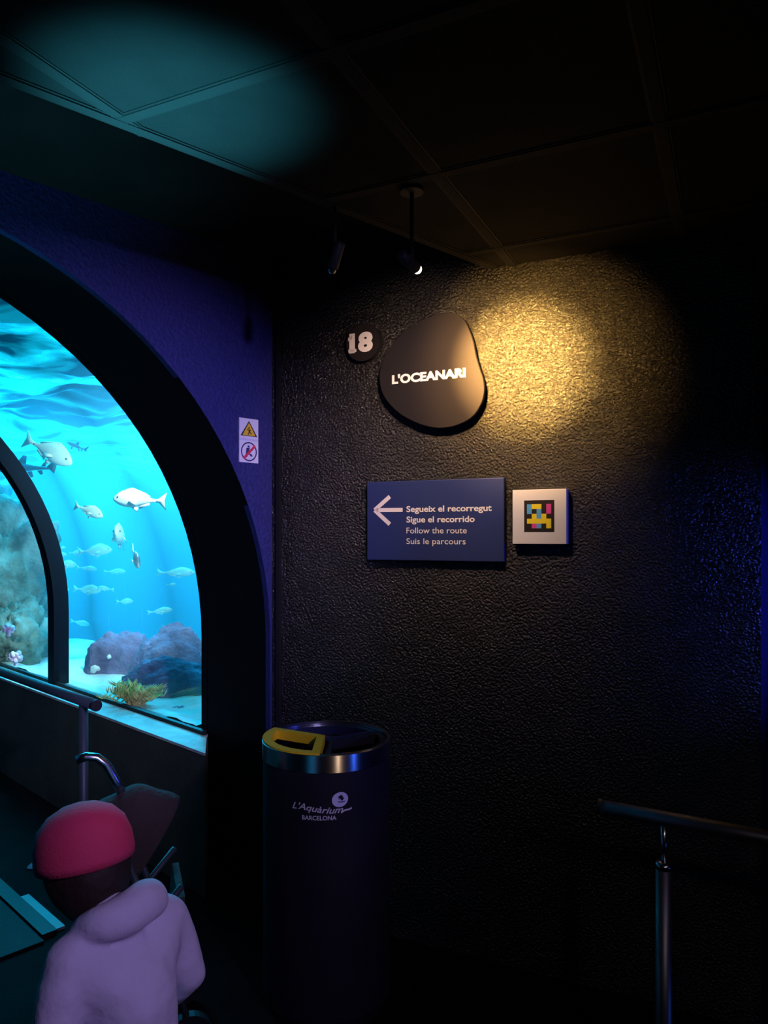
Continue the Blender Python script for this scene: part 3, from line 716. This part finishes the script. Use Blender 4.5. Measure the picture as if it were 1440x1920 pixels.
obj('arrow', bm, M['letter'], root)
# colour tag
ua, z1 = onwall(961, 918, .035); ub, z2 = onwall(1062, 917, .035); z3 = onwall(961, 1020, .035)[1]; z4 = onwall(1062, 1020, .035)[1]
zt, zb = (z1+z2)/2, (z3+z4)/2
bm = bmesh.new(); prism(bm, [(ua, zb), (ub, zb), (ub, zt), (ua, zt)], W, .002, .035); root = bevel(obj('code_sign', bm, M['white']), .0015); tag(root, 'small square white sign with a black panel of coloured blocks, right of the blue sign', 'sign')
a, za = onwall(982.8, 938.5, .036); b, zb2 = onwall(1039, 997, .036)
bm = bmesh.new(); prism(bm, [(a, zb2), (b, zb2), (b, za), (a, za)], W, .035, .0362); pan = obj('code_panel', bm, M['tagblack'], root)
grid = ['BYY.P', 'B.B.P', '.YBY.', 'YYYYY', '.PB.Y']
seen = set(); cw = (b-a)/6.2; ch = (za-zb2)/6.5
for r0 in range(5):
    for c0 in range(5):
        key = grid[r0][c0]
        if key == '.' or (r0, c0) in seen: continue
        comp = []; st = [(r0, c0)]
        while st:
            q = st.pop()
            if q in seen or not (0 <= q[0] < 5 and 0 <= q[1] < 5) or grid[q[0]][q[1]] != key: continue
            seen.add(q); comp.append(q); st += [(q[0]+1, q[1]), (q[0]-1, q[1]), (q[0], q[1]+1), (q[0], q[1]-1)]
        bm = bmesh.new()
        for rr_, cc in comp:
            x0 = a+cw*.6+cc*cw; y0 = za-ch*.8-rr_*ch
            bm.faces.new([bm.verts.new(W(p, .0366, q)) for p, q in ((x0, y0), (x0+cw, y0), (x0+cw, y0-ch), (x0, y0-ch))])
        bmesh.ops.remove_doubles(bm, verts=bm.verts, dist=.0002)
        i = 'BYP'.index(key)
        obj('colour_block', bm, [M['tagblue'], M['tagyellow'], M['tagpink']][i], pan)['label'] = ['blue block', 'yellow block', 'magenta block'][i]

# warning sticker on the blue portal wall
def PT(s, off, z): return T(s, -off, z)
sa, z1 = onportal(448.5, 783, .003); sb, z2 = onportal(484, 787, .003); z3 = onportal(448.5, 866, .003)[1]; z4 = onportal(484, 869, .003)[1]
zt, zb = (z1+z2)/2, (z3+z4)/2; sw = sb-sa; sh = zt-zb
bm = bmesh.new(); box(bm, sa, sb, .0, .004, zb, zt, PT); root = obj('safety_sign', bm, M['white']); tag(root, 'narrow white safety sign with a yellow triangle above a prohibition circle', 'sign')
def pf(bm, pts, off): bm.faces.new([bm.verts.new(PT(sa+x*sw, off, zb+y*sh)) for x, y in pts])
bm = bmesh.new(); pf(bm, [(.06, .60), (.94, .60), (.5, .95)], .0045); tri = obj('warning_triangle', bm, M['blackplastic'], root)
bm = bmesh.new(); pf(bm, [(.15, .613), (.85, .613), (.5, .91)], .0050); obj('triangle_field', bm, M['signyellow'], tri)['label'] = 'yellow triangle field'
bm = bmesh.new()
for pts in ([(.46, .80), (.54, .80), (.55, .77), (.45, .77)], [(.40, .76), (.60, .74), (.58, .72), (.38, .74)], [(.47, .75), (.54, .75), (.56, .68), (.48, .68)], [(.48, .69), (.42, .63), (.47, .63), (.52, .69)], [(.52, .69), (.62, .64), (.64, .66), (.56, .70)]): pf(bm, pts, .0054)
obj('pictogram', bm, M['blackplastic'], tri)
bm = bmesh.new(); pf(bm, [(0, .54), (1, .54), (1, .50), (0, .50)], .0045); obj('divider_line', bm, M['paleblue'], root)
def ring(bm, r0, r1, off, n=40, cx=.5, cy=.25):
    k = sw/sh
    a_ = [bm.verts.new(PT(sa+(cx+r0*math.cos(i*2*PI/n))*sw, off, zb+(cy+r0*k*math.sin(i*2*PI/n))*sh)) for i in range(n)]
    b_ = [bm.verts.new(PT(sa+(cx+r1*math.cos(i*2*PI/n))*sw, off, zb+(cy+r1*k*math.sin(i*2*PI/n))*sh)) for i in range(n)]
    for i in range(n): bm.faces.new((a_[i], a_[(i+1) % n], b_[(i+1) % n], b_[i]))
bm = bmesh.new(); ring(bm, .36, .42, .0045); rg = obj('prohibition_ring', bm, M['navy'], root)
bm = bmesh.new(); pf(bm, [(.16, .10), (.26, .07), (.86, .37), (.78, .41)], .0052); obj('slash', bm, M['red'], rg)['label'] = 'red diagonal slash'
bm = bmesh.new()
for pts in ([(.42, .385), (.52, .39), (.54, .345), (.43, .34)], [(.36, .33), (.54, .34), (.48, .20), (.34, .22)], [(.34, .22), (.46, .22), (.40, .12), (.30, .13)], [(.46, .22), (.62, .20), (.70, .15), (.60, .14)]): pf(bm, pts, .0049)
obj('pictogram', bm, M['navy'], rg)
# vertical cable trunking on the black wall next to the corner
u, z = onwall(519, 900, .02)
bm = bmesh.new(); box(bm, u-.008, u+.008, 0, .014, 0, HIGH-.02, W); o = obj('cable_trunking', bm, M['blackplastic']); tag(o, 'thin black vertical cable trunking in the corner right of the blue wall', 'trunking')

# ------------------------------------------------------------------ ceiling spotlights
def spotlight(loc, aim, on, lab, zc_):
    root = empty('spotlight', loc); tag(root, lab, 'spotlight', 'small black spotlights hanging from the ceiling')
    d = (Vector(aim)-Vector(loc)).normalized()
    bm = bmesh.new(); tube(bm, [(0, 0, .022), (0, 0, zc_-loc[2])], .0055, 12); obj('stem', bm, M['blackplastic'], root)
    bm = bmesh.new(); tube(bm, [(0, 0, zc_-loc[2]-.012), (0, 0, zc_-loc[2]-.0005)], .032, 24); obj('ceiling_rose', bm, M['blackplastic'], root)
    bm = bmesh.new(); tube(bm, [d*-.055, d*-.05, d*.02, d*.022], [.010, .015, .016, .0155], 24)
    h = obj('lamp_head', bm, M['blackplastic'], root, smooth=True)
    bm = bmesh.new(); bmesh.ops.create_uvsphere(bm, u_segments=16, v_segments=10, radius=.0125, matrix=Matrix.Translation(d*.028))
    obj('lens', bm, emit('warm_lens', (1, .85, .62), 14) if on else M['steel'], h, smooth=True)
spotlight(tuple(SPOT), HOT, True, 'lit small spotlight hanging left of the warm pool of light', LOW)
p2 = P(628, 488, 2.1); spotlight(tuple(p2), (-.6, 2.9, 1.2), False, 'unlit small spotlight hanging above the blue wall corner', HIGH)

# ------------------------------------------------------------------ people and pushchair
def skin_obj(chains, sub=2):
    """chains: list of [(x,y,z,r), ...]; a chain whose first point equals an existing point is joined to it"""
    bm = bmesh.new(); lay = bm.verts.layers.skin.verify(); seen = {}
    first = True
    for ch in chains:
        prev = None
        for x, y, z, r_ in ch:
            k = (round(x, 4), round(y, 4), round(z, 4))
            v = seen.get(k)
            if v is None:
                v = bm.verts.new((x, y, z)); seen[k] = v; v[lay].radius = (r_, r_)
                if first: v[lay].use_root = True; first = False
            if prev is not None and prev is not v: bm.edges.new((prev, v))
            prev = v
    me = bpy.data.meshes.new('sk'); bm.to_mesh(me); bm.free()
    o = bpy.data.objects.new('sk', me); COL.objects.link(o)
    o.modifiers.new('s', 'SKIN').use_smooth_shade = True
    md = o.modifiers.new('ss', 'SUBSURF'); md.levels = md.render_levels = sub
    return bake(o)
def remeshed(mes, vox, smooth_=2):
    bm = bmesh.new()
    for me in mes: bm.from_mesh(me)
    me = bpy.data.meshes.new('r'); bm.to_mesh(me); bm.free(); o = bpy.data.objects.new('r', me); COL.objects.link(o)
    md = o.modifiers.new('r', 'REMESH'); md.mode = 'VOXEL'; md.voxel_size = vox; md.use_smooth_shade = True
    md = o.modifiers.new('m', 'SMOOTH'); md.iterations = smooth_; md.factor = .5
    return bake(o)
root = empty('person', (-.485, 1.42, 0), math.atan2(.8, .6)); tag(root, 'small child in pink cap and pale lavender top leaning forward, seen from behind', 'person')
M['skin'] = mat('child_skin', (.62, .36, .24), .55, var=.08); M['hair'] = mat('dark_brown_hair', (.035, .012, .010), .7, bump=.15, bscale=60, var=.4)
M['pink'] = mat('pink_cap_cloth', (.78, .05, .14), .8, bump=.15, bscale=200, var=.1); M['lav'] = mat('pale_lavender_cloth', (.62, .56, .72), .85, bump=.25, bscale=25, var=.08)
M['denim'] = mat('dark_blue_cloth', (.03, .04, .09), .85, var=.3); M['shoe'] = mat('dark_shoe', (.03, .03, .035), .5)
PV, CH, NK = (0, 0, .44), (0, .02, .62), (0, .075, .755)
HC = Vector((0, .160, .832)); HP = Matrix.Rotation(R(-28), 4, 'X')
def hp(x, y, z): v = HC+(HP @ Vector((x, y, z))); return (v.x, v.y, v.z)
bchain = [[PV+(.066,), (0, .0, .53, .064), CH+(.068,), NK+(.036,), hp(0, -.01, -.05)+(.045,)]]
for sx in (-1, 1):
    sh = (sx*.105, .045, .715); el = (sx*.15, .02, .585); wr = (sx*.135, .11, .49)
    bchain.append([CH+(.06,), sh+(.032,), el+(.024,), wr+(.018,), (sx*.13, .135, .465, .022), (sx*.128, .155, .447, .020)])
    palm = (sx*.128, .155, .447)
    for i, (ox, ln) in enumerate(((-.013, .036), (-.004, .042), (.005, .039), (.013, .030))):
        a = (palm[0]+ox, palm[1]+.006, palm[2]-.006)
        bchain.append([palm+(.02,), a+(.0065,), (a[0], a[1]+ln*.35, a[2]-ln*.42, .0060), (a[0], a[1]+ln*.35, a[2]-ln*.95, .0052)])
    bchain.append([(sx*.13, .135, .465, .022), (sx*.112, .150, .458, .0075), (sx*.105, .168, .446, .0065), (sx*.107, .182, .432, .0055)])
    hpz = (sx*.052, 0, .41); kn = (sx*.06, .03, .235); an = (sx*.06, -.005, .06)
    bchain.append([PV+(.06,), hpz+(.048,), kn+(.032,), an+(.022,), (sx*.062, .03, .03, .026), (sx*.066, .085, .022, .02)])
def capsules(chains):
    bm = bmesh.new()
    for ch in chains:
        for i, (x, y, z, r_) in enumerate(ch):
            bmesh.ops.create_uvsphere(bm, u_segments=14, v_segments=10, radius=r_, matrix=Matrix.Translation((x, y, z)))
            if i:
                p = ch[i-1]; tube(bm, [p[:3], (x, y, z)], [p[3], r_], 14)
    me = bpy.data.meshes.new('cap'); bm.to_mesh(me); bm.free(); return me
bodym = capsules(bchain)
bm = bmesh.new(); bmesh.ops.create_uvsphere(bm, u_segments=32, v_segments=24, radius=1)
for v in bm.verts:
    n = v.co.copy(); x, y, z = n.x*.072, n.y*.083, n.z*.088
    if n.z < 0: x *= 1+.25*n.z*(1 if n.y > 0 else .3); y *= 1+.06*n.z
    y += .0
    v.co = Vector((x, y, z))
def blob_(bm, c, r_, sc=(1, 1, 1)):
    bmesh.ops.create_uvsphere(bm, u_segments=12, v_segments=10, radius=1, matrix=Matrix.Translation(c) @ Matrix.Diagonal((r_*sc[0], r_*sc[1], r_*sc[2], 1)))
blob_(bm, (0, .083, -.014), .010, (1, 1.1, 1)); blob_(bm, (0, .080, -.001), .007, (1, 1, 2.0))
blob_(bm, (0, .074, -.040), .013, (1.5, .6, .30)); blob_(bm, (0, .073, -.047), .012, (1.2, .6, .35)); blob_(bm, (0, .066, -.066), .016, (1.2, .8, .7))
for sx in (-1, 1):
    blob_(bm, (sx*.073, -.004, -.008), .019, (.35, .75, 1)); blob_(bm, (sx*.038, .058, -.026), .020, (1, .7, 1))
bm.transform(Matrix.Translation(HC) @ HP); hm = bpy.data.meshes.new('h'); bm.to_mesh(hm); bm.free()
body = obj('body', remeshed([bodym, hm], .0035, 2), M['skin'], root, smooth=True)
for sx in (-1, 1):
    bm = bmesh.new(); blob_(bm, (sx*.028, .0745, .004), .0085, (1.25, .5, .8)); bm.transform(Matrix.Translation(HC) @ HP); e = obj('eye', bm, M['white'], root, smooth=True)
    bm = bmesh.new(); blob_(bm, (sx*.028, .0785, .004), .0042, (1, .3, 1)); bm.transform(Matrix.Translation(HC) @ HP); obj('iris', bm, M['hair'], e, smooth=True)
# hair: a thick shell round the back and sides of the head down to the nape
bm = bmesh.new(); bmesh.ops.create_uvsphere(bm, u_segments=40, v_segments=28, radius=1)
kill = []
for v in bm.verts:
    n = v.co.copy()
    if n.y > .35 and n.z < .55: kill.append(v)
    k = 1+.03*noise.noise(Vector((n.x*9, n.y*9, n.z*2)))
    z = n.z*.096 if n.z > 0 else n.z*.118
    v.co = Vector((n.x*.083*k, n.y*.092*k-.004, z))
bmesh.ops.delete(bm, geom=kill, context='VERTS'); bm.transform(Matrix.Translation(HC) @ HP)
o = obj('hair', bm, M['hair'], root, smooth=True); md = o.modifiers.new('t', 'SOLIDIFY'); md.thickness = .006
# cap
bm = bmesh.new()
rings = lathe(bm, [(.097, -.012), (.099, .005), (.0965, .035), (.086, .066), (.065, .089), (.036, .103), (.008, .108)], 40)
bm.faces.new(rings[-1])
bmesh.ops.scale(bm, vec=(.97, 1.04, 1), verts=bm.verts); bm.transform(Matrix.Translation(HC) @ HP @ Matrix.Translation((0, -.006, .010)) @ Matrix.Rotation(R(16), 4, 'X'))
cap = obj('cap', bm, M['pink'], root, smooth=True); md = cap.modifiers.new('t', 'SOLIDIFY'); md.thickness = .003
bm = bmesh.new(); pts = [(.075*math.cos(a), .066+.085*math.sin(a)) for a in [PI*k/16 for k in range(17)]]
pts = pts+[(-.07+.14*k/6, .064-.0) for k in range(1, 6)]
prism(bm, pts, lambda a, d, b: Vector((a, b, d-.9*a*a)), -.010, -.006); bm.transform(Matrix.Translation(HC) @ HP @ Matrix.Translation((0, -.006, .026)) @ Matrix.Rotation(R(10), 4, 'X'))
obj('brim', bm, M['pink'], cap)
# top with sleeves and a soft hood behind the neck
sc_ = [[(0, -.002, .43, .090), (0, -.002, .53, .086), (0, .005, .63, .088), (0, .055, .73, .056), (0, .07, .752, .046)]]
for sx in (-1, 1): sc_.append([(0, .005, .63, .085), (sx*.100, .040, .712, .050), (sx*.15, .02, .585, .040), (sx*.137, .10, .502, .029)])
top = capsules(sc_)
hd = skin_obj([[(-.07, .07, .745, .026), (-.06, .012, .775, .038), (0, -.015, .785, .046), (.06, .012, .785, .042), (.07, .07, .745, .026)]])
bm = bmesh.new(); bm.from_mesh(remeshed([top, hd], .007, 5))
for v in bm.verts: v.co += v.normal*.006*noise.noise(v.co*16)
obj('top', bm, M['lav'], root, smooth=True)
tr_ = [[(0, 0, .45, .080), (0, 0, .42, .080)]]
for sx in (-1, 1): tr_.append([(0, 0, .42, .075), (sx*.052, 0, .40, .062), (sx*.06, .03, .235, .044), (sx*.06, -.005, .075, .034)])
obj('trousers', remeshed([capsules(tr_)], .006, 3), M['denim'], root, smooth=True)
for sx in (-1, 1):
    bm = bmesh.new(); blob_(bm, (sx*.062, .035, .034), .036, (.95, 1.9, .95))
    for v in bm.verts: v.co.z = max(v.co.z, .002)
    sh = obj('shoe', bm, M['shoe'], root, smooth=True)
    bm = bmesh.new(); blob_(bm, (sx*.062, .035, .010), .037, (1, 1.92, .27))
    for v in bm.verts: v.co.z = max(v.co.z, .001)
    obj('sole', bm, M['white'], sh, smooth=True)

# pushchair with a dark brown hood, between the child and the tunnel handrail
M['brown'] = mat('dark_brown_fabric', (.05, .032, .024), .9, bump=.3, bscale=60, var=.3)
pc = P(256, 1600, 2.2); pc.z = 0
root = empty('pushchair', pc, R(20)); tag(root, 'small dark brown hooded pushchair with a curved chrome handle, behind the child', 'pushchair')
bm = bmesh.new(); n1, n2 = 24, 32; gr = []
for i in range(n1+1):                                   # hood: fan of panels from front edge to back
    th = R(12)+R(118)*i/n1; row = []
    for j in range(n2+1):
        ph = PI*j/n2; rr = .168+.004*math.cos(i*PI*.25)
        row.append(bm.verts.new((-rr*1.12*math.sin(ph)*math.cos(th), .128*math.cos(ph), .54+rr*1.28*math.sin(ph)*math.sin(th))))
    gr.append(row)
for i in range(n1):
    for j in range(n2):
        try: bm.faces.new((gr[i][j], gr[i+1][j], gr[i+1][j+1], gr[i][j+1]))
        except ValueError: pass
bmesh.ops.remove_doubles(bm, verts=bm.verts, dist=.0005)
o = obj('hood', bm, M['brown'], root, smooth=True); md = o.modifiers.new('t', 'SOLIDIFY'); md.thickness = .004
bm = bmesh.new(); prism(bm, [(-.12, .30), (.12, .30), (.13, .46), (.11, .46), (.10, .33), (-.12, .33)], lambda a, d, b: Vector((a, d, b)), -.12, .12); obj('seat', bm, M['brown'], root)
for sy in (-1, 1):
    y = sy*.135
    bm = bmesh.new(); tube(bm, [(.14, y, .10), (.05, y, .38), (-.03, y, .60)], .010, 12); fr_ = obj('frame_side', bm, M['darksteel'], root, smooth=True)
    bm = bmesh.new(); tube(bm, [(-.17, y, .10), (-.02, y, .34), (.12, y, .50)], .010, 12); obj('strut', bm, M['darksteel'], fr_, smooth=True)
    for x in (-.17, .14):
        bm = bmesh.new(); tube(bm, [(x, y-.014, .066), (x, y+.014, .066)], .065, 28); wh = obj('wheel', bm, M['blackplastic'], root)
        bm = bmesh.new(); tube(bm, [(x, y-.017, .066), (x, y+.017, .066)], .022, 20); obj('hub', bm, M['steel'], wh)
bm = bmesh.new(); tube(bm, [(-.02, .0, .70), (-.06, 0, .78), (-.085, 0, .83), (-.11, 0, .852), (-.14, 0, .858), (-.165, 0, .850)], .013, 14)
h_ = obj('handle', bm, M['steel'], root, smooth=True); h_['label'] = 'curved chrome handle'
